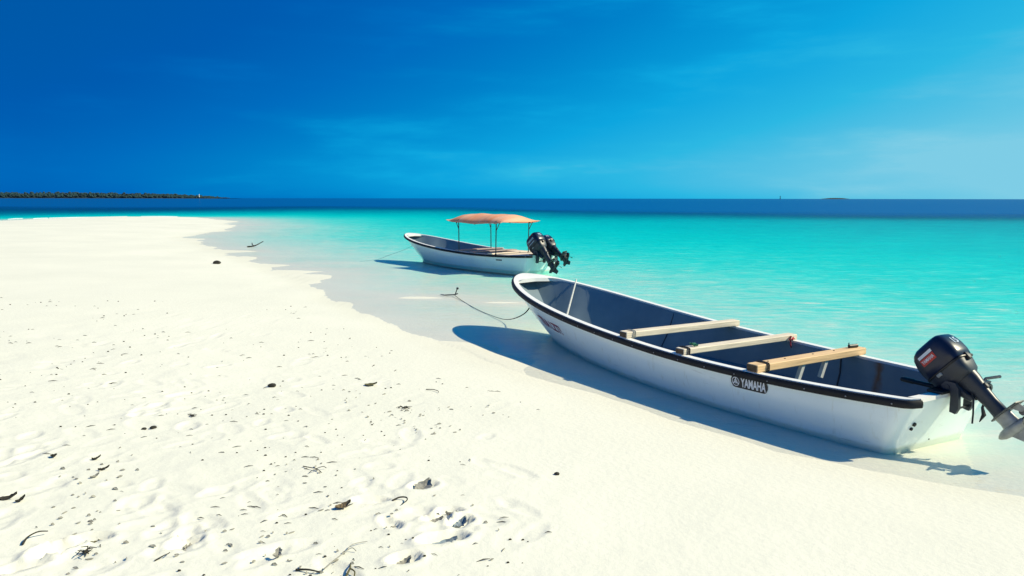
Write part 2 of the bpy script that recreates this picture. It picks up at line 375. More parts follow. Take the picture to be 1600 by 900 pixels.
# a few deep heel marks where the photograph shows grey pits
for x, y, a, ln, wd, dp in [(-2.249, 3.476, .9, .12, .075, .05), (-2.14, 3.60, .1, .10, .05, .03), (-.358, 3.674, .5, .14, .07, .055), (-.283, 3.906, 1.0, .09, .06, .05),
                            (-.418, 3.941, .4, .09, .06, .035), (-.354, 4.035, .2, .08, .05, .035), (-.524, 3.437, .6, .09, .06, .035), (-.83, 4.174, .1, .11, .06, .03),
                            (-1.657, 3.569, .8, .09, .05, .035), (-2.305, 3.289, .7, .12, .06, .03), (-.66, 3.85, 2.2, .10, .05, .03), (-.55, 4.43, .7, .10, .07, .03)]:
    prints.append((x, y, a, ln, wd, dp))
def height(x, y, detail=True):
    z = base_height(x, y)
    if detail:
        r = np.hypot(x, y); near = np.clip(1 - (r - 7) / 14, 0, 1); dry = np.clip((z - .03) / .12, 0, 1)
        z = z + near * dry * (.014 * vnoise(x / .8, y / .8, 21) + .006 * vnoise(x / .30, y / .30, 22) * np.clip(1.2 + 1.2 * vnoise(x / 1.3, y / 1.3, 24) - .12 * x, .15, 1.6) + .004 * vnoise(x / .10, y / .10, 23))
        wet = z < 0
        z = z + np.where(wet, np.clip(-z * 4, 0, 1) * .012 * vnoise(x / .5, y / .16, 31) * np.clip(1 - (r - 10) / 60, 0, 1), 0)
        for (px, py, a, ln, wd, dp) in prints:
            m = (np.abs(x - px) < ln * 2.2) & (np.abs(y - py) < ln * 2.2)
            if not m.any(): continue
            c, s = math.cos(a), math.sin(a); dx = x[m] - px; dy = y[m] - py
            q = np.sqrt(((dx * c + dy * s) / ln) ** 2 + ((-dx * s + dy * c) / wd) ** 2)
            hgt = np.where(q < 1, -dp * (1 - q ** 7), dp * .35 * np.exp(-((q - 1.15) / .22) ** 2))
            z[m] = z[m] + hgt * dry[m]
    return z
def ground_z(x, y): return float(height(np.array([float(x)]), np.array([float(y)]))[0])
def graded(a, b, step, lo, hi, g):
    c = list(np.arange(a, b + step / 2, step)); s = step; v = c[-1]
    while v < hi: s *= g; v += s; c.append(v)
    s = step; v = c[0]; left = []
    while v > lo: s *= g; v -= s; left.append(v)
    return np.array(left[::-1] + c)
def sheet(name, xs, ys, zfun, mat):
    X, Y = np.meshgrid(xs, ys); nx, ny = len(xs), len(ys)
    x, y = X.ravel(), Y.ravel(); z = zfun(x, y)
    me = bpy.data.meshes.new(name); me.vertices.add(nx * ny); me.vertices.foreach_set('co', np.stack([x, y, z], 1).astype(np.float32).ravel())
    i = np.arange(ny - 1)[:, None] * nx + np.arange(nx - 1)[None]; i = i.ravel()
    q = np.stack([i, i + 1, i + nx + 1, i + nx], 1).astype(np.int32)
    me.loops.add(q.size); me.polygons.add(len(q)); me.loops.foreach_set('vertex_index', q.ravel())
    me.polygons.foreach_set('loop_start', (np.arange(len(q)) * 4).astype(np.int32))
    me.update(calc_edges=True); me.shade_smooth(); me.materials.append(mat)
    return link(bpy.data.objects.new(name, me)), x, y
sand, _, _ = sheet('sand', graded(-4.4, 3.2, .02, -16000, 16000, 1.055), graded(2.7, 8.0, .02, -300, 16000, 1.05), height, M['sand'])
tag(sand, 'white coral sand spit curving away into the lagoon', 'sand', kind='structure')
sea, sx, sy = sheet('sea', graded(-10, 12, .2, -30000, 30000, 1.08), graded(3.5, 30, .2, -300, 30000, 1.05), lambda x, y: np.zeros_like(x), M['water'])
at = sea.data.attributes.new('depth', 'FLOAT', 'POINT')
at.data.foreach_set('value', np.maximum(-base_height(sx, sy, True), 0).astype(np.float32))
at = sea.data.attributes.new('offshore', 'FLOAT', 'POINT')
at.data.foreach_set('value', base_height(sx, sy, 'off').astype(np.float32))
tag(sea, 'clear turquoise lagoon turning deep blue at the drop-off', 'sea', kind='structure')

# ------------------------------------------------------------------ boats
L, HB, TB, HS, C1, C2, BL, BLM, RAKE, EX, SB, BX0 = 6.409, .815, .524, .4505, -.3194, .6473, .5242, .7157, .796, 3.216, .4096, .179
BL = .50
def yg(s):
    s = np.asarray(s, float)
    y = np.where(s < SB, HB - (HB - TB) * (np.clip(SB - s, 0, 1) / SB) ** 2, HB * np.clip(1 - (np.clip(s - SB, 0, 1) / (1 - SB)) ** EX, 0, 1) ** .6)
    r = .09; x = s * L; return y - np.where(x < r, r - np.sqrt(np.clip(r * r - (r - x) ** 2, 0, None)), 0)
def zg(s): return HS + C1 * s + C2 * s * s
def yb(s):
    s = np.asarray(s, float)
    y = np.where(s < .4, BL + (BLM - BL) * (1 - (np.clip(.4 - s, 0, 1) / .4) ** 2), BLM * np.clip(1 - (np.clip(s - .4, 0, 1) / .6) ** 2, 0, 1) ** .8)
    r = .07; x = s * L; return y - np.where(x < r, r - np.sqrt(np.clip(r * r - (r - x) ** 2, 0, None)), 0)
def side(s, t):
    """point on the port side: t = 0 at the chine on the waterline, 1 at the gunwale"""
    G = np.array([s * L, float(yg(s)), zg(s)]); Cc = np.array([BX0 + s * (L - RAKE - BX0), float(yb(s)), 0.0])
    p = Cc + (G - Cc) * t
    b = math.sin(math.pi * t)
    p[1] += b * (.028 + .03 * s ** 3) * min(1, (1 - s) * 6) + 0.0
    p[0] += b * .03 * s ** 8
    return p
def side_frame(s, t, e=1e-3):
    p = side(s, t); a = side(s + e, t) - p; b = side(s, t + e) - p
    n = np.cross(b, a); n /= np.linalg.norm(n)
    if n[1] < 0: n = -n
    return p, n, np.linalg.norm(a) / e, np.linalg.norm(b) / e
ST = np.concatenate([np.array([0, .004, .009, .014, .02]), .02 + .98 * (1 - (1 - np.linspace(0, 1, 46)[1:]) ** 1.9)])
ST = np.unique(np.clip(ST, 0, 1))
def hull_geo():
    ts = [None, -.12, 0, .06, .15, .28, .42, .56, .70, .84, .93, 1.0]
    secs = []
    for s in ST:
        pr = []
        for t in ts:
            if t is None: p = side(s, 0) * np.array([1, 0, 1]) + np.array([0, 0, -.12])
            elif t < 0: p = side(s, 0) * np.array([1, .93, 1]) + np.array([0, 0, -.07])
            else: p = side(s, t)
            pr.append(p)
        secs.append([(p[0], -p[1], p[2]) for p in pr[:0:-1]] + [tuple(p) for p in pr])
    v, fc = loft(secs, closed=False)
    n = len(secs[0]); fc.append(tuple(range(n)))
    return v, fc
XI0, XI1 = .075, L - .36
def inner(x, drop=0.0):
    """inner gunwale edge at local x"""
    s = x / L; return max(.02, float(yg(s)) - .07 - drop), zg(s)
def cap_geo():
    V, F = [], []
    sg = ST; n = len(sg); s1 = XI1 / L; yend = inner(XI1)[0]
    outer, innr = [], []
    for s in sg:
        outer.append((s * L, float(yg(s)), zg(s) + .012))
        x = XI0 + (XI1 - XI0) * min(1, s / .97) ; 
        if s <= .90: q = s / .90; xx = XI0 + (XI1 - XI0) * q; innr.append((xx, inner(xx)[0], zg(xx / L) + .012))
        else: q = (s - .90) / .10; innr.append((XI1 + .02 * q, yend * (1 - q), zg(XI1 / L) + .012 + .012 * q))
    low = [(p[0], p[1], p[2] - .05) for p in innr]; skirt = [(p[0], p[1] * 1.0 + .002, p[2] - .03) for p in outer]
    for sgn in (1, -1):
        k = len(V)
        for ring in (skirt, outer, innr, low): V += [(p[0], sgn * p[1], p[2]) for p in ring]
        for a in range(3):
            for i in range(n - 1): F.append((k + a * n + i, k + a * n + i + 1, k + (a + 1) * n + i + 1, k + (a + 1) * n + i))
    # transom cap joins port and starboard
    k = len(V); y0 = float(yg(0)); yi = inner(XI0)[0]; z = zg(0) + .012
    V += [(-.004, y0, z - .03), (-.004, -y0, z - .03), (-.004, y0, z), (-.004, -y0, z), (XI0, yi, z), (XI0, -yi, z), (XI0, yi, z - .05), (XI0, -yi, z - .05)]
    F += [(k, k + 1, k + 3, k + 2), (k + 2, k + 3, k + 5, k + 4), (k + 4, k + 5, k + 7, k + 6)]
    return V, F
def liner_geo():
    secs = []
    for x in np.linspace(XI0 + .004, L - .10, 48):
        y, z = inner(x, .012); s = x / L; z -= .03 * min(1, max(0, (x - XI1 + .15) / .12))
        xb = XI0 + .01 + (x - XI0) / (XI1 - XI0) * (XI1 - XI0 - .02) + (BX0 + .03) * max(0, 1 - x / 1.2) - (RAKE - .16) * max(0, (s - .55) / .45) ** 1.6; xm = x * .5 + xb * .5
        yl = min(y - .02, max(.03, float(yb(min(1, x / (L - RAKE + .15)))) - .06)); zf = .06 + .16 * max(0, (s - .6) / .4) ** 2
        secs.append([(x, y, z - .01), (xm, y * .5 + yl * .5 + .02 * min(1, y * 3), z * .45 + zf * .55), (xb, yl, zf), (xb, -yl, zf), (xm, -(y * .5 + yl * .5 + .02 * min(1, y * 3)), z * .45 + zf * .55), (x, -y, z - .01)])
    v, fc = loft(secs, closed=False); n = 6
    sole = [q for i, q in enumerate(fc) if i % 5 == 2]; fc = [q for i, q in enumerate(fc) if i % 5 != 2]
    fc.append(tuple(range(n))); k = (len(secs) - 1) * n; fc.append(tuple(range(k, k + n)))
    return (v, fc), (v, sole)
def rail_geo():
    pts = [(s * L, float(yg(s)), zg(s)) for s in ST]; path = pts + [(x, -y, z) for x, y, z in pts[-2::-1]]
    P = np.array(path); secs = []
    prof = [(-.006, .004), (.022, .004), (.031, -.008), (.033, -.030), (.029, -.048), (.018, -.055), (-.006, -.055)]
    for i in range(len(P)):
        t = P[min(i + 1, len(P) - 1)] - P[max(i - 1, 0)]; nn = np.array([t[1], -t[0]]); nn = nn / (np.linalg.norm(nn) + 1e-12)
        if i < len(ST) - 1 and nn[1] < 0: nn = -nn
        if i >= len(ST) and nn[1] > 0: nn = -nn
        if i == len(ST) - 1: nn = np.array([1., 0.])
        secs.append([(P[i][0] + nn[0] * a, P[i][1] + nn[1] * a, P[i][2] + b) for a, b in prof])
    return loft(secs, True, True)
def decal(name, geo, s0, t0, mat, parent, off, flip=1, squash=1.0):
    """lay flat artwork (u towards the stern, v up) on the port side of a hull"""
    p, nrm, ls, lt = side_frame(s0, t0); out = []
    for (u, v, _) in geo[0]:
        q, n2, _, _ = side_frame(s0 - u / ls, min(.985, t0 + v / lt)); out.append(q + n2 * off)
    return mk(name, (out, geo[1]), mat, parent, smooth=False)
def rrect(w, h, r, n=5, ext=None):
    pts = []
    for cx, cy, a0 in ((w / 2 - r, h / 2 - r, 0), (-w / 2 + r, h / 2 - r, 90), (-w / 2 + r, -h / 2 + r, 180), (w / 2 - r, -h / 2 + r, 270)):
        for k in range(n + 1):
            a = R(a0 + 90 * k / n); pts.append((cx + r * math.cos(a), cy + r * math.sin(a), 0))
    return pts, [tuple(range(len(pts)))]
def strip_grid(w, h, r):
    """rounded panel cut into columns so that it can follow the hull"""
    xs = np.linspace(-w / 2, w / 2, 25); V, F = [], []
    for x in xs:
        e = max(0, abs(x) - (w / 2 - r)); hh = h / 2 - (r - math.sqrt(max(0, r * r - e * e)))
        V += [(x, -hh, 0), (x, 0, 0), (x, hh, 0)]
    for i in range(24):
        for j in range(2): F.append((i * 3 + j, i * 3 + 3 + j, i * 3 + 4 + j, i * 3 + 1 + j))
    return V, F
def shift(g, du, dv, su=1.0, sv=1.0): return [(p[0] * su + du, p[1] * sv + dv, p[2]) for p in g[0]], g[1]
def ring2d(r0, r1, n=28):
    V = []; F = []
    for k in range(n):
        a = 2 * math.pi * k / n; V += [(r0 * math.cos(a), r0 * math.sin(a), 0), (r1 * math.cos(a), r1 * math.sin(a), 0)]
    for k in range(n): j = (k + 1) % n; F.append((2 * k, 2 * j, 2 * j + 1, 2 * k + 1))
    return V, F
def bar2d(x0, y0, x1, y1, w):
    d = Vector((x1 - x0, y1 - y0)); d.normalize(); q = Vector((-d.y, d.x)) * w / 2
    return [(x0 + q.x, y0 + q.y, 0), (x0 - q.x, y0 - q.y, 0), (x1 - q.x, y1 - q.y, 0), (x1 + q.x, y1 + q.y, 0)], [(0, 1, 2, 3)]

bolt_me = None
def make_boat(loc, heading):
    global bolt_me
    b = empty('motorboat', loc, heading + R(90))
    h = mk('hull', hull_geo(), M['gelcoat'], b, angle=40)
    c = mk('gunwale', cap_geo(), M['gunwale'], b, angle=30)
    g1, g2 = liner_geo(); ln = mk('interior', g1, M['liner'], b, angle=30)
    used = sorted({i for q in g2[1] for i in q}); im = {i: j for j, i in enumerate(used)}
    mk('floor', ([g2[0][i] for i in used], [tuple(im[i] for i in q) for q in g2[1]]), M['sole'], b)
    r = mk('rub_rail', rail_geo(), M['rubber'], b, angle=40)
    if bolt_me is None:
        o = mk('rail_bolt', tube([(0, 0, 0), (0, .004, 0), (0, .006, 0)], [.006, .006, .003], 8), M['steel'], r); bolt_me = o.data; bpy.data.objects.remove(o)
    for k in range(19):
        s = .02 + .93 * (k / 18.0)
        for sgn in (1, -1):
            t = np.array([(yg(s + .004) - yg(s - .004)) / (.008 * L)]).item(); a = math.atan(t)
            o = link(bpy.data.objects.new('rail_bolt', bolt_me)); o.parent = r
            o.location = (s * L - math.sin(a) * .033, sgn * (float(yg(s)) + math.cos(a) * .0325), zg(s) - .028); o.rotation_euler = (0, 0, sgn * a if sgn > 0 else math.pi - a)
    # bow eye
    p = side(1.0, .52)
    mk('bow_eye', tube([(p[0] + .035 + .028 * math.cos(a), .028 * math.sin(a) * .35, p[2] + .03 * math.sin(a)) for a in np.linspace(0, 2 * math.pi, 15)], .007, 6), M['black'], b)
    return b
TH1, TH2 = .5167, .712
P1, P2 = (3.3407, 5.4373, 0.0), (.847, 19.086, 0.0)
def boat_to_world(P, th, p):
    fx, fy = -math.sin(th), math.cos(th); lx, ly = -math.cos(th), -math.sin(th)
    return Vector((P[0] + p[0] * fx + p[1] * lx, P[1] + p[0] * fy + p[1] * ly, P[2] + p[2]))

boat = make_boat(P1, TH1)
tag(boat, 'open white motorboat in the foreground with a black rub rail and three bare wooden thwarts', 'boat', 'white motorboats')
# three timber thwarts laid across the gunwales
def thwart(x, mat, y_over, tilt, wdt=.105, thk=.058):
    y, z = float(yg(x / L)), zg(x / L) + .014
    g = box(-wdt / 2, wdt / 2, -y - y_over[1], y + y_over[0], 0, thk, .006)
    t = mk('thwart', g, mat, boat, angle=25); t.location = (x, 0, z); t.rotation_euler = (0, 0, tilt)
    e = box(-wdt / 2 + .006, wdt / 2 - .006, y + y_over[0] - .001, y + y_over[0] + .002, .006, thk - .006)
    mk('end_grain', e, M['end_grain'], t, smooth=False)
    return t, y, thk, wdt
t1, y1, k1, w1 = thwart(2.97, M['pale_pine'], (-.005, .0), -.012, .12, .062)
t2, y2, k2, w2 = thwart(2.15, M['pale_pine'], (-.02, .0), .006, .115, .055)
t3, y3, k3, w3 = thwart(1.32, M['pine'], (-.01, .03), .02, .12, .065)
def lash(t, y, thk, wdt, mat, turns=2, r=.006):
    pts = []
    for a in np.linspace(0, 2 * math.pi * turns, 14 * turns):
        c, s = math.cos(a), math.sin(a); e = 5
        pts.append((math.copysign(abs(c) ** (2 / e), c) * (wdt / 2 + .008), y + .022 * a / (2 * math.pi), thk / 2 + math.copysign(abs(s) ** (2 / e), s) * (thk / 2 + .008)))
    return mk('lashing', tube(pts, r, 6), mat, t)
lash(t1, y1 - .13, k1, w1, M['pale_rope'], 2, .005)
lash(t2, y2 - .10, k2, w2, M['rope'], 2); lash(t3, y3 - .16, k3, w3, M['rope'], 2)
def knot(t, pos, mat, r=.022, seed=1):
    q = random.Random(seed); pts = [(pos[0] + q.uniform(-r, r), pos[1] + q.uniform(-r * 1.6, r * 1.6), pos[2] + abs(q.uniform(0, r * 1.4))) for _ in range(9)]
    return mk('knot', tube(pts, .007, 6), mat, t)
knot(t2, (0, y2 - .20, k2), M['green_rope'], .028, 4)
kr = knot(t2, (-w2 / 2 - .012, -y2 + .12, .01), M['red_rope'], .028, 7)
mk('strand', tube([(-w2 / 2 - .015, -y2 + .12, .02), (-w2 / 2 - .02, -y2 + .13, -.03), (-w2 / 2 - .02, -y2 + .115, -.07)], .007, 6), M['red_rope'], kr)
for yy, dx in ((.10, .02), (-.22, .02)):
    mk('strut', xf(box(-.018, .018, -.018, .018, -.17, .0), Matrix.Translation((-.045 + dx, yy, 0.003)) @ Matrix.Rotation(R(24), 4, 'X')), M['strut'], t3, smooth=False)
for yy in (.30, -.08, -.38, .52):
    mk('nail', tube([(.01, yy, k3 - .001), (.01, yy, k3 + .004)], .008, 7), M['black'], t3)
# seams and ribs on the inside of the starboard wall
for x, r in ((1.47, .008), (3.9, .007)):
    y, z = inner(x, .012); s = x / L
    yl = float(yb(x / (L - RAKE + .15))) - .06
    mk('rib', tube([(x, -y + .002, z - .03), (x, -(y * .5 + yl * .5 + .02) + .004, z * .45 + .035), (x, -yl + .004, .065)], r, 6), M['leg'], boat)
# drain plug and screw on the transom
def transom_pt(y, z): return (BX0 * (1 - z / HS) - .004, y, z)
for y, z, r in ((.36, .24, .016), (.375, .205, .013), (.05, .06, .006)):
    p = transom_pt(y, z); mk('drain_plug', tube([(p[0] + .01, p[1], p[2]), (p[0] - .010, p[1], p[2] - .004), (p[0] - .014, p[1], p[2] - .005)], [r, r, r * .6], 9), M['black'], boat)
# mounting board and stern cleat
mk('motor_pad', box(-.022, .10, -.20, .20, HS + .0135, HS + .035, .004), M['black'], boat, smooth=False)
mk('stern_cleat', merge(box(.0, .05, -.50, -.36, HS + .0135, HS + .030, .004), tube([(.02, -.42, HS + .028), (.02, -.45, HS + .05), (-.01, -.60, HS + .055)], .012, 7), tube([(.02, -.42, HS + .028), (.03, -.40, HS + .05), (.06, -.27, HS + .05)], .010, 7)), M['leg'], boat)
# maker's plate: black rounded panel, tuning-fork ring and lettering
plate = decal('maker_plate', strip_grid(.375, .105, .04), .2065, .765, M['black'], boat, .004)
tag(plate, 'black rounded plate with white lettering')
tx = text_geo('YAMAHA', .082, .0030); w = max(p[0] for p in tx[0]) - min(p[0] for p in tx[0])
decal('lettering', shift(tx, .045, -.002, .255 / w, 1.3), .2065, .765, M['white'], plate, .0075)
lg = merge(ring2d(.034, .041), bar2d(0, 0, 0, .036, .010), bar2d(0, 0, .031, -.018, .010), bar2d(0, 0, -.031, -.018, .010), ring2d(.012, .019, 18))
decal('emblem', shift(lg, -.135, 0, .95, .95), .2065, .765, M['white'], plate, .0072)
# hand-painted name near the stem
nt_ = text_geo('TRA LZT!', .17, .004); w = max(p[0] for p in nt_[0]) - min(p[0] for p in nt_[0])
nm = decal('painted_name', shift(nt_, 0, 0, .66 / w, 1.2), .757, .56, M['name'], boat, .004); tag(nm, 'red hand-painted lettering by the stem')

# loose stick leaning across the bow well
a = boat_to_world(P1, TH1, (5.72, -float(yg(5.72 / L)) + .04, zg(5.72 / L) + .05)); bb = boat_to_world(P1, TH1, (4.95, .2, .35))
stick = mk('pole', tube([a, a.lerp(bb, .5), bb], [.011, .013, .014], 8), M['strut'])
tag(stick, 'thin pale pole leaning inside the bow of the foreground boat', 'pole')
# small dark roll lying on the far end of the third thwart
pw = boat_to_world(P1, TH1, (1.34, -.66, zg(1.32 / L) + .014 + .065 + .017))
ax = boat_to_world((0, 0, 0), TH1, (.15, 1, 0)).normalized()
roll = mk('cord_roll', merge(tube([pw - ax * .055, pw - ax * .05, pw + ax * .05, pw + ax * .055], [.010, .018, .017, .010], 10), tube([pw + ax * .04, pw + ax * .055 + Vector((0, 0, .02)), pw + ax * .05 + Vector((0, 0, .035))], .005, 6)), M['black'])
tag(roll, 'small black cord roll lying on the far end of the thwart nearest the motor', 'cord roll')

# ------------------------------------------------------------------ outboard motors
def motor(P, TH, yoff, tilt, k=1.0, kind='small', steer=0.0, twin=False):
    base = boat_to_world(P, TH, (-.015, yoff, HS + .035))
    o = empty('outboard_motor', base, TH + R(90))
    T = Matrix.Rotation(R(tilt), 4, 'Y') @ Matrix.Rotation(R(steer), 4, 'Z') @ Matrix.Scale(k, 4)
    def part(name, g, mat, parent=None, angle=35): return mk(name, xf(g, T), mat, parent or o, angle=angle)
    # cowling: rounded loft leaning aft
    def cowl_sec(z, x0, x1, hw, e=4.5): return srect((x0 + x1) / 2, 0, z, (x1 - x0) / 2, hw, 32, e)
    S = [(.165, -.250, .105, .116), (.173, -.263, .118, .127), (.225, -.272, .126, .132), (.295, -.270, .123, .130), (.360, -.256, .106, .123), (.398, -.236, .082, .110), (.420, -.205, .048, .088), (.428, -.160, .003, .050)]
    cw = part('cowling', loft([cowl_sec(*q) for q in S]), M['cowl'], angle=50)
    part('gasket', loft([cowl_sec(.150, -.258, .114, .126), cowl_sec(.154, -.268, .122, .131), cowl_sec(.164, -.268, .122, .131), cowl_sec(.1655, -.254, .108, .121)]), M['black'])
    part('lower_cowl', loft([cowl_sec(.015, -.215, .060, .075, 3), cowl_sec(.05, -.235, .092, .100), cowl_sec(.105, -.245, .106, .116), cowl_sec(.1505, -.254, .114, .123)]), M['leg'], angle=50)
    part('latch', box(-.277, -.248, -.022, .022, .120, .185, .005), M['black']); part('latch', box(-.05, .0, .115, .129, .125, .155, .004), M['alloy'])
    # side and rear artwork on the cowling
    def on_side(g, cx, cz, mat, off, sgn=1):
        V = []
        for (u, v, _) in g[0]:
            z = cz + v; x = cx - u * sgn
            hw = np.interp(z, [q[0] for q in S], [q[3] for q in S]); x0 = np.interp(z, [q[0] for q in S], [q[1] for q in S]); x1 = np.interp(z, [q[0] for q in S], [q[2] for q in S])
            c = (x0 + x1) / 2; hx = (x1 - x0) / 2; uu = min(.98, abs((x - c) / hx))
            V.append((x, sgn * (hw * (1 - uu ** 4.5) ** (1 / 4.5) + off), z))
        return V, g[1]
    def grid(w, h, sk=0.0, n=14):
        V, F = [], []
        for i in range(n + 1):
            for j in range(5): v = (j / 4 - .5) * h; V.append(((i / n - .5) * w + sk * v, v, 0))
        for i in range(n):
            for j in range(4): F.append((i * 5 + j, i * 5 + 5 + j, i * 5 + 6 + j, i * 5 + 1 + j))
        return V, F
    for sgn in (1, -1):
        if kind == 'small':
            d = part('side_decal', on_side(grid(.15, .060, .0), -.045, .292, M['red'], .003, sgn), M['red'], cw)
            part('stripe', on_side(grid(.15, .026), -.045, .342, M['white'], .003, sgn), M['white'], cw)
            t = text_geo('YAMAHA', .055, .001); wdt = max(p[0] for p in t[0]) - min(p[0] for p in t[0])
            part('lettering', on_side(shift(t, 0, 0, .13 / wdt, .75), -.045, .292, M['white'], .0055, sgn), M['white'], d)
        else:
            d = part('side_decal', on_side(grid(.22, .012, .0), -.06, .232, M['silver'], .003, sgn), M['silver'], cw)
            t = text_geo('YAMAHA', .07, .0015); wdt = max(p[0] for p in t[0]) - min(p[0] for p in t[0])
            part('lettering', on_side(shift(t, 0, 0, .24 / wdt, 1), -.065, .300, M['silver'], .004, sgn), M['silver'], d)
    # figures on the aft face
    t = text_geo('15' if kind == 'small' else '75', .085, .002); V = []
    for (u, v, _) in t[0]:
        z = .315 + v; x0 = np.interp(z, [q[0] for q in S], [q[1] for q in S]); V.append((x0 - .0035 + .10 * abs(u) ** 2, -u, z))
    part('figures', (V, t[1]), M['silver'], cw)
    # leg
    def leg_sec(z, x0, x1, hw, e=2.6): return srect((x0 + x1) / 2, 0, z, (x1 - x0) / 2, hw, 20, e)
    part('midsection', loft([leg_sec(.06, -.225, .03, .075), leg_sec(-.02, -.225, -.035, .062), leg_sec(-.12, -.212, -.070, .046), leg_sec(-.24, -.205, -.085, .036), leg_sec(-.335, -.212, -.082, .032), leg_sec(-.352, -.225, -.072, .036)]), M['leg'], angle=60)
    part('exhaust_port', box(-.222, -.19, -.02, .02, -.14, -.09, .006), M['black'])
    pl = [(-.335, .052), (-.33, .066), (-.22, .075), (-.12, .062), (-.05, .02), (-.045, 0)]
    ring = [(x, y) for x, y in pl] + [(x, -y) for x, y in pl[-2::-1]]
    part('anti_ventilation_plate', loft([[(x, y, -.361) for x, y in ring], [(x, y, -.352) for x, y in ring]]), M['worn'])
    gc = part('gearcase', merge(loft([leg_sec(-.36, -.222, -.075, .030), leg_sec(-.42, -.225, -.082, .026), leg_sec(-.47, -.235, -.075, .034)]),
         tube([(.010, 0, -.49), (-.005, 0, -.49), (-.04, 0, -.49), (-.10, 0, -.49), (-.19, 0, -.49), (-.245, 0, -.49), (-.262, 0, -.49)], [.004, .018, .034, .044, .044, .036, .030], 16)), M['alloy'] if kind == 'small' else M['leg'], angle=60)
    part('skeg', loft([[(-.215, .005, -.525), (-.09, .006, -.53), (-.09, -.006, -.53), (-.215, -.005, -.525)], [(-.235, .003, -.62), (-.155, .003, -.635), (-.155, -.003, -.635), (-.235, -.003, -.62)]]), M['alloy'] if kind == 'small' else M['leg'], gc)
    part('trim_tab', loft([[(-.315, .004, -.362), (-.24, .004, -.362), (-.24, -.004, -.362), (-.315, -.004, -.362)], [(-.335, .003, -.425), (-.285, .003, -.425), (-.285, -.003, -.425), (-.335, -.003, -.425)]]), M['alloy'], gc)
    pr = part('propeller', tube([(-.262, 0, -.49), (-.27, 0, -.49), (-.33, 0, -.49), (-.35, 0, -.49), (-.365, 0, -.49)], [.026, .034, .030, .018, .012], 14), M['black'], angle=50)
    for j in range(3):
        A = Matrix.Translation((-.30, 0, -.49)) @ Matrix.Rotation(R(120 * j + 25), 4, 'X'); secs = []
        for q in range(7):
            u = q / 6; rr = .026 + .092 * u; hw = .045 * math.sin(math.pi * min(.97, .28 + u * .70)) + .006; tw = R(58 - 26 * u)
            secs.append([tuple(A @ Vector((sg * hw * math.cos(tw) + e, sg * hw * math.sin(tw), rr))) for sg, e in ((-1, 0), (0, .003), (1, 0), (0, -.003))])
        part('blade', loft(secs), M['worn'] if kind == 'small' else M['black'], pr, 60)
    # clamp bracket stays upright on the transom
    def fixed(name, g, mat): return mk(name, xf(g, Matrix.Scale(k, 4)), mat, o)
    for sgn in (1, -1):
        br = [(-.075, .02), (-.045, .07), (.035, .075), (.07, .035), (.055, .0), (.0, -.004), (-.012, -.05), (-.012, -.18), (-.06, -.19), (-.085, -.14)]
        y0 = sgn * .082; y1_ = sgn * .118
        fixed('clamp_bracket', loft([[(x, y0, z) for x, z in br], [(x, y1_, z) for x, z in br]]), M['leg'])
        fixed('clamp_screw', merge(tube([(.055, sgn * .1, .02), (.10, sgn * .1, -.02), (.15, sgn * .1, -.045)], .009, 8), tube([(.15, sgn * .1 - .035, -.045), (.15, sgn * .1 + .035, -.045)], .007, 6)), M['black'])
    part('swivel_bracket', merge(loft([leg_sec(.05, -.06, .03, .078, 4), leg_sec(-.05, -.075, .01, .074, 4), leg_sec(-.15, -.085, -.03, .05, 4)]), tube([(-.01, -.125, .03), (-.01, .125, .03)], .018, 10)), M['leg'])
    fixed('tilt_rod', tube([(-.05, -.09, -.15), (-.05, .09, -.15)], .009, 8), M['black'])
    if kind == 'small':
        p0 = T @ Vector((.09, .03, .07)); d = Vector((1, .12, .05)).normalized()
        mk('tiller_handle', tube([p0 - d * .05, p0 + d * .04, p0 + d * .05, p0 + d * .20, p0 + d * .21, p0 + d * .30, p0 + d * .31], [.030, .027, .018, .017, .021, .020, .012], 12), M['black'], o)
        q = T @ Vector((-.10, .05, -.11))
        mk('fuel_hose', tube([q, q + Vector((-.02, .01, -.05)), q + Vector((-.025, .012, -.15)), q + Vector((-.024, .012, -.22))], .0065, 7), M['rope'], o)
        q = T @ Vector((-.10, -.02, -.20)); mk('cable', tube([q, q + Vector((.012, .0, -.05)), q + Vector((-.008, .01, -.10)), q + Vector((.02, .01, -.16))], [.004, .010, .016, .003], 7), M['rope'], o)
        mk('cable', tube([T @ Vector((-.06, .05, -.02)), T @ Vector((-.075, .075, -.10)), T @ Vector((-.09, .04, -.17))], .006, 6), M['rope'], o)
    else:
        mk('fuel_hose', tube([T @ Vector((.05, .04, .08)), T @ Vector((.12, .03, -.02)), Vector((.12, .05, .02)) * k], .012, 7), M['rope'], o)
    return o
m1 = motor(P1, TH1, 0.0, 48, .89, 'small')
tag(m1, 'dark outboard motor with red and white decal tilted up on the foreground boat', 'motor', 'outboard motors')

# ------------------------------------------------------------------ the second boat
boat2 = make_boat(P2, TH2)
tag(boat2, 'white motorboat with a peach canvas canopy floating in the shallows behind', 'boat', 'white motorboats')
def plank(name, x0, x1, y0, y1, z, thk, mat): return mk(name, box(x0, x1, y0, y1, z - thk, z, .006), mat, boat2, angle=25)
plank('thwart', 2.58, 2.82, -.80, .80, zg(.42) + .045, .03, M['grey_plank'])
plank('thwart', 1.98, 2.20, -.79, .79, zg(.33) + .045, .03, M['grey_plank'])
plank('thwart', 1.22, 1.42, -.76, .76, zg(.2) + .042, .028, M['cream'])
plank('stern_deck', .09, 1.10, -.62, .58, HS - .015, .03, M['cream'])
plank('side_bench', 1.42, 1.98, -.79, -.40, HS - .01, .03, M['cream'])
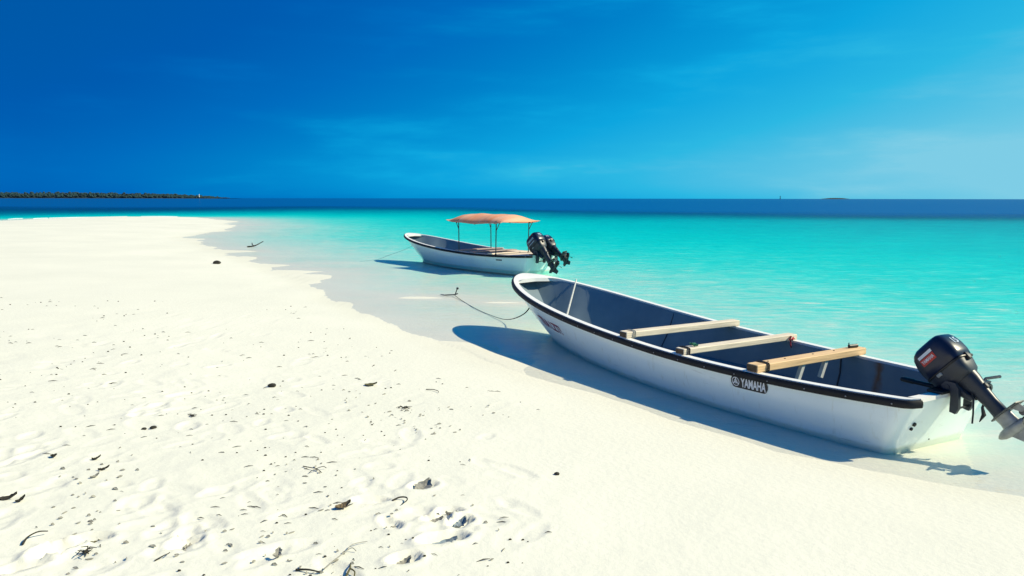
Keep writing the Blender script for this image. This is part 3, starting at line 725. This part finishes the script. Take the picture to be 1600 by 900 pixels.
# canopy: canvas over bent tube hoops
cx = np.linspace(.67, 3.21, 26); HWc, YC = .64, .18
cz0 = 1.235
def canopy_sec(x, off=0.0):
    u = (x - cx[0]) / (cx[-1] - cx[0]); end = min(1, min(u, 1 - u) / .16); end = math.sin(end * math.pi / 2) ** .9
    sag = .018 * abs(math.sin(u * math.pi * 3)); zt = cz0 + .055 + .195 * end - sag; lo = cz0 + .07 * (1 - end) + .012 * math.sin(9 * u)
    pts = []
    for q in np.linspace(-1, 1, 17):
        y = HWc * q; a = abs(q); z = zt - (zt - lo) * (.16 * a + .66 * a ** 2.6) if a < .99 else lo
        z += .006 * math.sin(13 * u + 5 * q)
        pts.append((x, YC + y * (.97 if a < .99 else 1.0), z + off))
    return pts
top = [canopy_sec(x) for x in cx]; v1_, f1_ = loft(top, closed=False); v2_, f2_ = loft([canopy_sec(x, -.006) for x in cx], closed=False)
nT = 17; k = len(v1_); V = v1_ + v2_; F = f1_ + [tuple(i + k for i in q[::-1]) for q in f2_]
rim = [i * nT for i in range(26)] + [25 * nT + j for j in range(1, nT)] + [i * nT + nT - 1 for i in range(24, -1, -1)] + list(range(nT - 2, 0, -1))
for i in range(len(rim)): a_, b_ = rim[i], rim[(i + 1) % len(rim)]; F.append((a_, b_, b_ + k, a_ + k))
can = mk('canopy', (V, F), M['canvas'], boat2, angle=60)
tag(can, 'peach canvas sunshade stretched over bent tubes')
def hoop(x): return [(p[0], YC + (p[1] - YC) * .985, p[2] - .018) for p in canopy_sec(x)]
for x in (1.05, 1.9, 2.70): mk('hoop', tube(hoop(x), .012, 6), M['tube'], can)
for sgn in (1, -1):
    for xb_, xt in ((2.68, 2.69), (1.07, 1.05)):
        yy = YC * sgn + HWc * .90; zt = [p for p in hoop(xt)][15][2]
        p = mk('post', tube([(xb_, sgn * yy, zg(xb_ / L) + .01), (xt, YC + sgn * HWc * .90, zt)], .014, 8), M['tube'], boat2)
        mk('post_base', tube([(xb_, sgn * yy, zg(xb_ / L) + .011), (xb_, sgn * yy, zg(xb_ / L) + .024), (xb_, sgn * yy, zg(xb_ / L) + .045)], [.035, .033, .018], 10), M['black'], p)
    for xa, xb_, in ((2.69, 2.86), (1.05, .88)):
        zt = hoop(xb_)[15][2]; mk('brace', tube([(xa, YC + sgn * (HWc * .90), 1.06), (xb_, YC + sgn * HWc * .90, zt)], .010, 6), M['tube'], boat2)
decal('side_mark', strip_grid(.22, .03, .01), .155, .70, M['black'], boat2, .004)
mk('motor_pad', box(-.022, .10, -.46, .46, HS + .0135, HS + .035, .004), M['black'], boat2, smooth=False)
ma = motor(P2, TH2, .20, 40, 1.22, 'large', 0)
tag(ma, 'navy outboard motor with silver lettering, nearer of the pair on the canopied boat', 'motor', 'outboard motors')
mb = motor(P2, TH2, -.24, 56, 1.12, 'large', -8)
tag(mb, 'farther outboard motor of the pair on the canopied boat, tilted higher with its propeller out', 'motor', 'outboard motors')

# ------------------------------------------------------------------ mooring lines and anchors
def hang(pts, n=10):
    P = [Vector(p) for p in pts]; out = []
    for i in range(len(P) - 1):
        p0, p1, p2, p3 = P[max(i - 1, 0)], P[i], P[i + 1], P[min(i + 2, len(P) - 1)]
        for q in range(n):
            t = q / n; out.append(.5 * ((2 * p1) + (p2 - p0) * t + (2 * p0 - 5 * p1 + 4 * p2 - p3) * t * t + (3 * p1 - p0 - 3 * p2 + p3) * t ** 3))
    return out + [P[-1]]
e = side(1.0, .52); e1 = boat_to_world(P1, TH1, (e[0] + .06, 0, e[2] - .005))
def wz(x, y, d=.012): return ground_z(x, y) + d
line = [e1, e1 + Vector((-.14, .02, -.19)), Vector((-.07, 11.35, .03)), Vector((-.36, 12.1, wz(-.36, 12.1))), Vector((-.66, 12.9, wz(-.66, 12.9))), Vector((-.95, 13.75, wz(-.95, 13.75))), Vector((-1.126, 14.3, .03))]
rope1 = mk('mooring_rope', merge(tube(hang(line), [.011 - .006 * min(1, i / 22) for i in range(len(hang(line)))], 7), tube(hang([e1, e1 + Vector((.02, -.03, -.12)), e1 + Vector((.05, -.05, -.24)), e1 + Vector((.075, -.05, -.22)), e1 + Vector((.05, -.03, -.1)), e1]), .008, 6)), M['rope'])
tag(rope1, 'dark mooring rope drooping from the bow of the foreground boat into the shallows', 'rope', 'mooring ropes')
an = empty('anchor', (-1.126, 14.32, ground_z(-1.126, 14.32))); an.scale = (.72, .72, .72)
tag(an, 'small dark anchor with an upright stock at the end of the foreground boat rope', 'anchor')
mk('shank', tube([(-.25, .10, .03), (0, 0, .05), (.10, -.06, .09)], .016, 7), M['black'], an); mk('stock', tube([(.02, .0, .04), (.06, .02, .15), (.08, .03, .22)], .014, 7), M['black'], an)
mk('stock_ball', tube([(.08, .03, .19), (.085, .03, .21), (.09, .03, .235), (.092, .03, .25)], [.012, .035, .035, .012], 9), M['black'], an)
mk('fluke', loft([[(-.27, .06, .02), (-.20, .14, .02), (-.24, .12, .03)], [(-.40, .10, .04), (-.34, .20, .04), (-.37, .15, .045)]]), M['black'], an, smooth=False)
e = side(1.0, .52); e2 = boat_to_world(P2, TH2, (e[0] + .06, 0, e[2]))
rope2 = mk('mooring_rope', tube(hang([e2, e2 + Vector((-.35, -.1, -.16)), e2 + Vector((-.75, -.25, -.30)), Vector((e2.x - 1.1, e2.y - .4, -.02)), Vector((e2.x - 1.6, e2.y - .6, wz(e2.x - 1.6, e2.y - .6)))]), .0042, 6), M['pale_rope'])
tag(rope2, 'thin pale mooring rope running from the bow of the canopied boat into the water', 'rope', 'mooring ropes')

# ------------------------------------------------------------------ far shore
def px_dir(px, Y): return (px - 800) / 1155.0 * Y
ID = 2600.0
def isl_top(px): return float(np.interp(px, [-700, -300, 0, 60, 130, 200, 260, 300, 330, 348], [16, 21, 22, 23, 21, 19.5, 14.5, 11, 5, .4]))
V, F = [], []
pxs = np.linspace(-700, 352, 120)
for i, px in enumerate(pxs):
    x = px_dir(px, ID); h = isl_top(px) * .35
    V += [(x, ID - 60, -2), (x, ID - 50, .8), (x, ID - 20, max(.9, h * .6)), (x, ID + 120, max(.9, h)), (x, ID + 300, -2)]
for i in range(len(pxs) - 1):
    for j in range(4): F.append((i * 5 + j, i * 5 + 5 + j, i * 5 + 6 + j, i * 5 + 1 + j))
tag(mk('island', (V, F), M['rock']), 'long low wooded island on the left horizon', 'island', kind='structure')
q = random.Random(3); V, F = [], []
def crown(cx_, cy_, cz_, rx, rz, n=7, m=5):
    k = len(V)
    for a in range(m):
        el_ = -math.pi / 2 + math.pi * (a + .5) / m
        for b_ in range(n):
            t = 2 * math.pi * b_ / n; j = q.uniform(.72, 1.25)
            V.append((cx_ + rx * j * math.cos(el_) * math.cos(t), cy_ + rx * j * math.cos(el_) * math.sin(t), cz_ + rz * j * math.sin(el_)))
    for a in range(m - 1):
        for b_ in range(n): F.append((k + a * n + b_, k + a * n + (b_ + 1) % n, k + (a + 1) * n + (b_ + 1) % n, k + (a + 1) * n + b_))
    F.append(tuple(k + b_ for b_ in range(n))[::-1]); F.append(tuple(k + (m - 1) * n + b_ for b_ in range(n)))
for _ in range(5200):
    px = q.uniform(-690, 346); dpt = q.random(); h = isl_top(px); 
    if h < 1: continue
    r = q.uniform(2.0, 5.5) * (.45 + .55 * min(1, h / 14)); base = max(.9, h * .35) * (.3 + .7 * dpt)
    crown(px_dir(px, ID) + 0, ID - 45 + 160 * dpt, base + (h - base) * q.uniform(.25, .92) * (.35 + .65 * dpt), r, r * .75)
forest = mk('island_forest', (V, F), M['rotor'], smooth=False); tag(forest, 'dark green trees covering the low island on the left horizon', 'forest', kind='stuff')
lh = empty('lighthouse', (px_dir(313, ID), ID + 10, 3)); tag(lh, 'tiny white tower standing above the trees of the left island', 'tower')
mk('tower', tube([(0, 0, -2), (0, 0, 9), (0, 0, 9.2)], [1.8, 1.2, 1.5], 12), M['tower'], lh); mk('lantern', tube([(0, 0, 9.2), (0, 0, 11.5), (0, 0, 12.5)], [1.0, 1.0, .1], 10), M['tower'], lh)
D2 = 5200.0; V0, F0 = [], []
secs = []
for px in np.linspace(1282, 1323, 24):
    u = (px - 1302.5) / 20.5; h = 9.5 * max(0, 1 - abs(u) ** 3) * (.85 + .3 * math.sin(px * 1.7) * .3)
    x = px_dir(px, D2); secs.append([(x, D2 - 40, -2), (x, D2 - 30, h * .7), (x, D2, h), (x, D2 + 60, h * .6), (x, D2 + 80, -2)])
tag(mk('islet', loft(secs, closed=False), M['rock']), 'tiny dark islet on the right horizon', 'islet', kind='structure')
D3 = 3200.0
bc = empty('channel_beacon', (px_dir(1216, D3), D3, 0)); tag(bc, 'tiny dark beacon standing on the horizon left of the islet', 'beacon')
mk('pile', tube([(0, 0, -2), (0, 0, 9)], [2.4, 1.2], 8), M['rock'], bc); mk('topmark', tube([(0, 0, 9), (0, 0, 11), (0, 0, 15)], [.8, 2.2, .3], 8), M['rock'], bc)

# ------------------------------------------------------------------ foam licking the far side of the spit
V, F = [], []; q = random.Random(5)
fx_ = [(-80, 28.5), (-52.5, 40.5), (-43.6, 49.3), (-42.6, 60), (-43, 69.3), (-38.2, 74.6), (-32, 73.8)]
for i in range(len(fx_) - 1):
    a_, b_ = Vector(fx_[i]), Vector(fx_[i + 1]); d = (b_ - a_); n_ = Vector((-d.y, d.x)).normalized(); ln_ = d.length
    s = 0
    while s < ln_:
        l_ = q.uniform(1.2, 6); w_ = q.uniform(.08, .25); o_ = q.uniform(.2, 3.0)
        if q.random() < .55:
            c_ = [a_ + d * min(1, (s + l_ * t) / ln_) + n_ * (o_ + .25 * math.sin(3 * t + s)) for t in np.linspace(0, 1, 7)]
            k = len(V)
            for j, t in enumerate(np.linspace(0, 1, 7)):
                hw = w_ * math.sin(math.pi * (.06 + .88 * t)); V += [(c_[j].x - n_.x * hw, c_[j].y - n_.y * hw, .004), (c_[j].x, c_[j].y, .03 + .10 * hw), (c_[j].x + n_.x * hw, c_[j].y + n_.y * hw, .004)]
            for j in range(6):
                for m_ in range(2): F.append((k + j * 3 + m_, k + j * 3 + 3 + m_, k + j * 3 + 4 + m_, k + j * 3 + 1 + m_))
        s += l_ * .8
tag(mk('foam', (V, F), M['foam']), 'thin white foam of wavelets breaking on the far edge of the spit', 'foam', kind='stuff')
# ------------------------------------------------------------------ flotsam on the dry sand
M['drift_dark'] = paint('dark dry weed', (.030, .026, .018), .85, .5, 40)
M['drift_brown'] = paint('brown dry leaf', (.16, .115, .06), .8, .4, 30)
M['drift_grey'] = paint('grey dry leaf', (.30, .285, .24), .8, .35, 30)
M['drift_olive'] = paint('olive weed', (.10, .09, .035), .85, .4, 40)
M['print_shadow'] = paint('slate print shadow', (.22, .27, .30), .6, .3, 25)  # blue shadow inside the footprints, put into the colour of thin flakes
def drop(o, x, y, rz=0.0, up=.0): o.location = (x, y, ground_z(x, y) + up); o.rotation_euler = (0, 0, rz); return o
def leaf(name, ln, wd, curl, mat, seed=0, jag=.12):
    q = random.Random(seed); V, F = [], []; n = 9
    for i in range(n + 1):
        u = i / n; hw = wd / 2 * math.sin(math.pi * (.05 + .92 * u)) ** .8 * (1 + q.uniform(-jag, jag)); zz = curl * .55 * (u - .35) ** 2 * 2.2 + .004
        for j, sg in enumerate((-1, -.5, 0, .5, 1)): V.append(((u - .5) * ln * 1.1, sg * hw * 1.1, zz + abs(sg) * curl * .22 + q.uniform(-.002, .002)))
    for i in range(n):
        for j in range(4): F.append((i * 5 + j, i * 5 + 5 + j, i * 5 + 6 + j, i * 5 + 1 + j))
    k = len(V); V2 = [(a, b, c - .0025) for a, b, c in V]; F2 = [tuple(i + k for i in f_[::-1]) for f_ in F]
    rim = [i * 5 for i in range(n + 1)] + [n * 5 + j for j in range(1, 5)] + [i * 5 + 4 for i in range(n - 1, -1, -1)] + [3, 2, 1]
    R_ = [(rim[i], rim[(i + 1) % len(rim)], rim[(i + 1) % len(rim)] + k, rim[i] + k) for i in range(len(rim))]
    return mk(name, (V + V2, F + F2 + R_), mat, smooth=False)
def twig(name, pts, r, mat, branches=()):
    r = r * .68 if r < .02 else r
    g = [tube(hang(pts, 5), [r * (1.0 - .55 * i / (len(hang(pts, 5)) - 1)) for i in range(len(hang(pts, 5)))], 6)]
    for b in branches: g.append(tube(hang(b, 4), r * .6, 5))
    return mk(name, merge(*g), mat)
def tuft(name, r, n, mat, seed, flat=.5):
    q = random.Random(seed); g = []
    for _ in range(n):
        a = q.uniform(0, 6.28); l_ = r * q.uniform(.5, 1.1); a2 = a + q.uniform(-.9, .9); o = (q.uniform(-.3, .3) * r, q.uniform(-.3, .3) * r, .004)
        g.append(tube([o, (o[0] + math.cos(a) * l_ * .5, o[1] + math.sin(a) * l_ * .5, l_ * flat * q.uniform(.3, .9)), (o[0] + math.cos(a2) * l_, o[1] + math.sin(a2) * l_, l_ * flat * q.uniform(0, .5))], [.004, .003, .0015], 5))
    return mk(name, merge(*g), mat)
def pebble(name, r, mat, seed):
    q = random.Random(seed); secs = []
    for a in np.linspace(-1.35, 1.35, 6):
        secs.append([(r * math.cos(a) * math.cos(t) * q.uniform(.8, 1.2) * 1.3, r * math.cos(a) * math.sin(t) * q.uniform(.8, 1.2), r * .7 * math.sin(a) + r * .45) for t in np.linspace(0, 2 * math.pi, 9)[:-1]])
    return mk(name, loft(secs), mat)
LEAF, WEED, TWIG = 'dry leaves on the sand', 'tufts of dry seaweed on the sand', 'twigs on the sand'
I = [
 (twig('twig', [(-.05, -.02, .006), (-.02, .02, .02), (.03, .05, .022), (.075, .06, .008)], .0085, M['drift_dark']), -2.41, 3.546, .75, 'thick curved dark twig in the lower left corner', 'twig', TWIG),
 (leaf('leaf', .085, .05, .05, M['drift_dark'], 1), -2.88, 4.05, .5, 'dark curled leaf at the left edge of the photo', 'leaf', LEAF),
 (leaf('leaf', .05, .028, .04, M['drift_dark'], 2), -2.788, 4.021, 1.1, 'small dark leaf just right of the one at the left edge', 'leaf', LEAF),
 (leaf('leaf', .055, .03, .045, M['drift_dark'], 3), -3.041, 4.74, -.5, 'lone small dark leaf far left above the leaf at the edge', 'leaf', LEAF),
 (tuft('seaweed_tuft', .060, 16, M['drift_grey'], 4, .6), -2.23, 3.46, 0, 'grey fan of dry weed beside the heel pit in the lower left', 'seaweed', WEED),
 (tuft('seaweed_tuft', .055, 12, M['drift_olive'], 5, .3), -2.14, 3.60, 0, 'olive flat row of dry weed above the spiky tuft in the lower left', 'seaweed', WEED),
 (tuft('seaweed_tuft', .045, 13, M['drift_dark'], 6, .6), -2.079, 3.429, .4, 'spiky dark weed tuft right of the grey fan', 'seaweed', WEED),
 (twig('twig', [(-.03, -.035, .006), (0, -.01, .016), (.012, .02, .012), (.01, .05, .004)], .006, M['drift_dark']), -1.682, 3.394, .1, 'short hooked twig at the bottom, right of the spiky weed tuft', 'twig', TWIG),
 (tuft('seaweed_tuft', .045, 12, M['drift_grey'], 8, .6), -1.657, 3.569, 0, 'small grey weed tuft just above the short hooked twig', 'seaweed', WEED),
 (pebble('pebble', .016, M['drift_dark'], 1), -2.79, 5.44, 0, 'left of two dark pebbles lying side by side', 'pebble', 'dark pebbles'),
 (pebble('pebble', .019, M['drift_dark'], 2), -2.735, 5.475, .4, 'right of two dark pebbles lying side by side', 'pebble', 'dark pebbles'),
 (tuft('seaweed_tuft', .05, 10, M['drift_dark'], 9, .45), -2.576, 5.817, 0, 'dark weed scrap beyond the two dark pebbles', 'seaweed', WEED),
 (leaf('leaf', .05, .022, .04, M['drift_dark'], 10), -2.77, 4.757, .6, 'uppermost of three narrow dark leaves on the left', 'leaf', LEAF),
 (leaf('leaf', .06, .022, .04, M['drift_dark'], 11), -2.606, 4.55, .5, 'middle one of three narrow dark leaves on the left', 'leaf', LEAF),
 (leaf('leaf', .05, .026, .03, M['drift_grey'], 12), -2.594, 4.426, .9, 'lowest of three narrow dark leaves on the left', 'leaf', LEAF),
 (leaf('leaf', .125, .095, .07, M['drift_grey'], 13, .3), -.55, 4.419, 1.0, 'large crumpled grey leaf in the centre foreground', 'leaf', LEAF),
 (leaf('leaf', .085, .055, .05, M['drift_brown'], 14, .2), -.962, 4.042, .6, 'brown ribbed leaf left of the hooked dark twig', 'leaf', LEAF),
 (twig('twig', [(-.05, .02, .006), (-.01, .045, .014), (.03, .03, .018), (.035, -.01, .016), (.005, -.04, .006)], .0085, M['drift_dark']), -.647, 4.138, .1, 'dark hooked twig below the large crumpled leaf', 'twig', TWIG),
 (leaf('shadow_flake', .15, .07, .06, M['print_shadow'], 16, .2), -.358, 3.66, .45, 'slate-blue flake coloured as footprint shadow, larger of two in the centre foreground', 'shadow flake', 'slate print shadow fragments'),  # flake standing in for the shadow in a print
 (leaf('shadow_flake', .085, .05, .06, M['print_shadow'], 17, .2), -.283, 3.90, .9, 'slate-blue flake coloured as footprint shadow, smaller of two in the centre foreground', 'shadow flake', 'slate print shadow fragments'),
 (leaf('leaf', .075, .05, .045, M['drift_grey'], 18, .3), -.418, 3.941, .5, 'grey torn leaf left of the smaller shadow flake', 'leaf', LEAF),
 (leaf('leaf', .065, .03, .05, M['drift_grey'], 19, .3), -.345, 4.03, -.4, 'narrow grey leaf just beyond the smaller shadow flake', 'leaf', LEAF),
 (leaf('leaf', .07, .045, .045, M['drift_grey'], 20, .3), -.524, 3.437, .7, 'grey folded leaf at the bottom below the larger shadow flake', 'leaf', LEAF),
 (twig('twig', [(-.09, -.14, .006), (-.04, -.06, .014), (0, .02, .01), (.03, .08, .014), (.10, .12, .006)], .0055, M['drift_grey'], [[(0, .02, .01), (.03, .03, .02), (.05, .02, .006)]]), -.82, 3.47, .15, 'long thin meandering twig at the bottom centre', 'twig', TWIG),
 (twig('twig', [(-.06, .01, .008), (0, .0, .014), (.06, -.012, .008)], .009, M['drift_dark']), -.955, 3.285, 0, 'short straight dark stick at the bottom edge', 'twig', TWIG),
 (twig('twig', [(-.01, -.06, .006), (.005, 0, .02), (.0, .06, .012)], .009, M['drift_olive'], [[(.005, 0, .02), (.03, -.03, .02), (.03, -.06, .006)]]), -.77, 3.314, .1, 'short forked stick at the bottom edge', 'twig', TWIG),
 (twig('twig', [(-.09, .06, .006), (-.03, .02, .012), (.02, -.01, .014), (.06, -.05, .006)], .0055, M['drift_dark'], [[(.01, 0, .012), (.05, .02, .02), (.07, .03, .006)], [(.02, -.01, .012), (.0, -.05, .02), (-.02, -.06, .006)]]), -1.283, 4.632, .0, 'branching sprig left of the large crumpled leaf', 'twig', TWIG),
 (leaf('leaf', .06, .035, .04, M['drift_grey'], 21, .3), -1.141, 3.427, 1.6, 'small upright grey leaf left of the long meandering twig', 'leaf', LEAF),
 (leaf('leaf', .11, .08, .04, M['drift_olive'], 22, .2), -1.368, 7.014, .1, 'olive-brown leaf in the middle distance near the shore', 'leaf', LEAF),
 (tuft('seaweed_tuft', .07, 9, M['drift_dark'], 23, .4), -.92, 6.226, 0, 'dark weed scrap nearer than the olive-brown leaf', 'seaweed', WEED),
 (twig('twig', [(-.07, .05, .006), (0, .02, .012), (.05, -.03, .012), (.06, -.07, .006)], .007, M['drift_dark']), -.749, 6.861, .0, 'bent twig right of the olive-brown leaf', 'twig', TWIG),
 (pebble('pebble', .030, M['drift_dark'], 3), -2.27, 6.84, 0, 'dark pebble left of the olive-brown leaf', 'pebble', 'dark pebbles'),
 (pebble('pebble', .015, M['drift_dark'], 5), .3, 4.69, 0, 'lone tiny dark pebble on smooth sand right of the crumpled leaf', 'pebble', 'dark pebbles'),
 (pebble('pebble', .085, M['drift_dark'], 6), -8.312, 20.754, 0, 'dark lump alone on the far sand beside the water', 'pebble', 'dark pebbles'),
]
for o, x, y, rz, lab, cat, grp in I: drop(o, x, y, rz, .001); tag(o, lab, cat, grp)
st = twig('branch', [(-.25, -.05, .02), (0, 0, .05), (.15, .08, .12), (.30, .22, .22)], .03, M['drift_dark'], [[(0, 0, .05), (-.1, .1, .1), (-.12, .15, .16)]])
drop(st, -10.149, 29.07); st.location.z = -.02; tag(st, 'dark branch poking out of the shallow film beyond the beach point', 'branch')

# specks of weed nobody could count
q = random.Random(77); G = []
for k in range(1250):
    y = 3.1 + 9.5 * q.random() ** 1.35; x = -y * .72 + q.random() * y * .80
    if x > .1 and q.random() < .85: continue
    dn = float(vnoise(np.array([x / 1.1]), np.array([y / 1.1]), 41)[0] + .6 * vnoise(np.array([x / .35]), np.array([y / .35]), 42)[0])
    if q.random() > .30 + 1.9 * dn: continue
    if float(sdist(np.array([x]), np.array([y]))[0]) < .8: continue
    z = ground_z(x, y); s = q.uniform(.002, .0068) * (1 + .06 * y); a = q.uniform(-.6, .6) if q.random() < .7 else q.uniform(0, 6.28); kind = q.random()
    if kind < .55:
        l_ = s * q.uniform(1.5, 4.5); dx, dy = math.cos(a) * l_, math.sin(a) * l_
        G.append(tube([(x - dx, y - dy, z + .002), (x, y, z + .004 + s * .4), (x + dx, y + dy, z + .003)], [s * .15, s * .38, s * .12], 5))
    else:
        G.append(tube([(x - s, y, z), (x - s * .6, y, z + s * .4), (x + s * .5, y + s * .2, z + s * .5), (x + s, y + s * .3, z)], [s * .2, s * .7, s * .6, s * .15], 5))
sp = mk('weed_specks', merge(*G), M['drift_dark']); tag(sp, 'tiny dark specks of dried weed scattered over the dry sand', 'weed specks', kind='stuff')

q = random.Random(15); G = []
cent = [(-.45, 3.85), (-.7, 4.05), (-.9, 3.45), (-1.6, 3.55), (-2.15, 3.5), (-2.3, 3.9), (-1.25, 3.7), (-2.6, 4.5), (-1.3, 4.6), (-.6, 5.6), (-1.0, 6.1), (-1.4, 6.6), (-.4, 6.2)]
for k in range(170):
    c = q.choice(cent); x = c[0] + q.gauss(0, .20); y = c[1] + q.gauss(0, .17)
    if float(sdist(np.array([x]), np.array([y]))[0]) < .8 or y < 3.0: continue
    z = ground_z(x, y); s = q.uniform(.004, .012); a = q.gauss(.5, .7); l_ = s * q.uniform(.8, 2.0); w_ = s * q.uniform(.25, .7)
    c_, s_ = math.cos(a), math.sin(a); h0, h1 = q.uniform(.001, .006), q.uniform(.003, .014)
    P = [(-l_, -w_ * .3, h0), (-l_ * .2, -w_, h1 * .5), (l_ * .7, -w_ * .6, h0), (l_, w_ * .2, h0), (l_ * .3, w_, h1), (-l_ * .6, w_ * .7, h1 * .8)]
    top_ = [(x + u * c_ - v * s_, y + u * s_ + v * c_, z + hh + .002) for u, v, hh in P]; bot_ = [(a_, b_, h_ - .003) for a_, b_, h_ in top_]
    G.append(loft([bot_, top_]))
lt = mk('leaf_litter', merge(*G), M['drift_grey'], smooth=False); tag(lt, 'grey crumbs of broken leaf gathered in patches on the sand', 'leaf litter', kind='stuff')
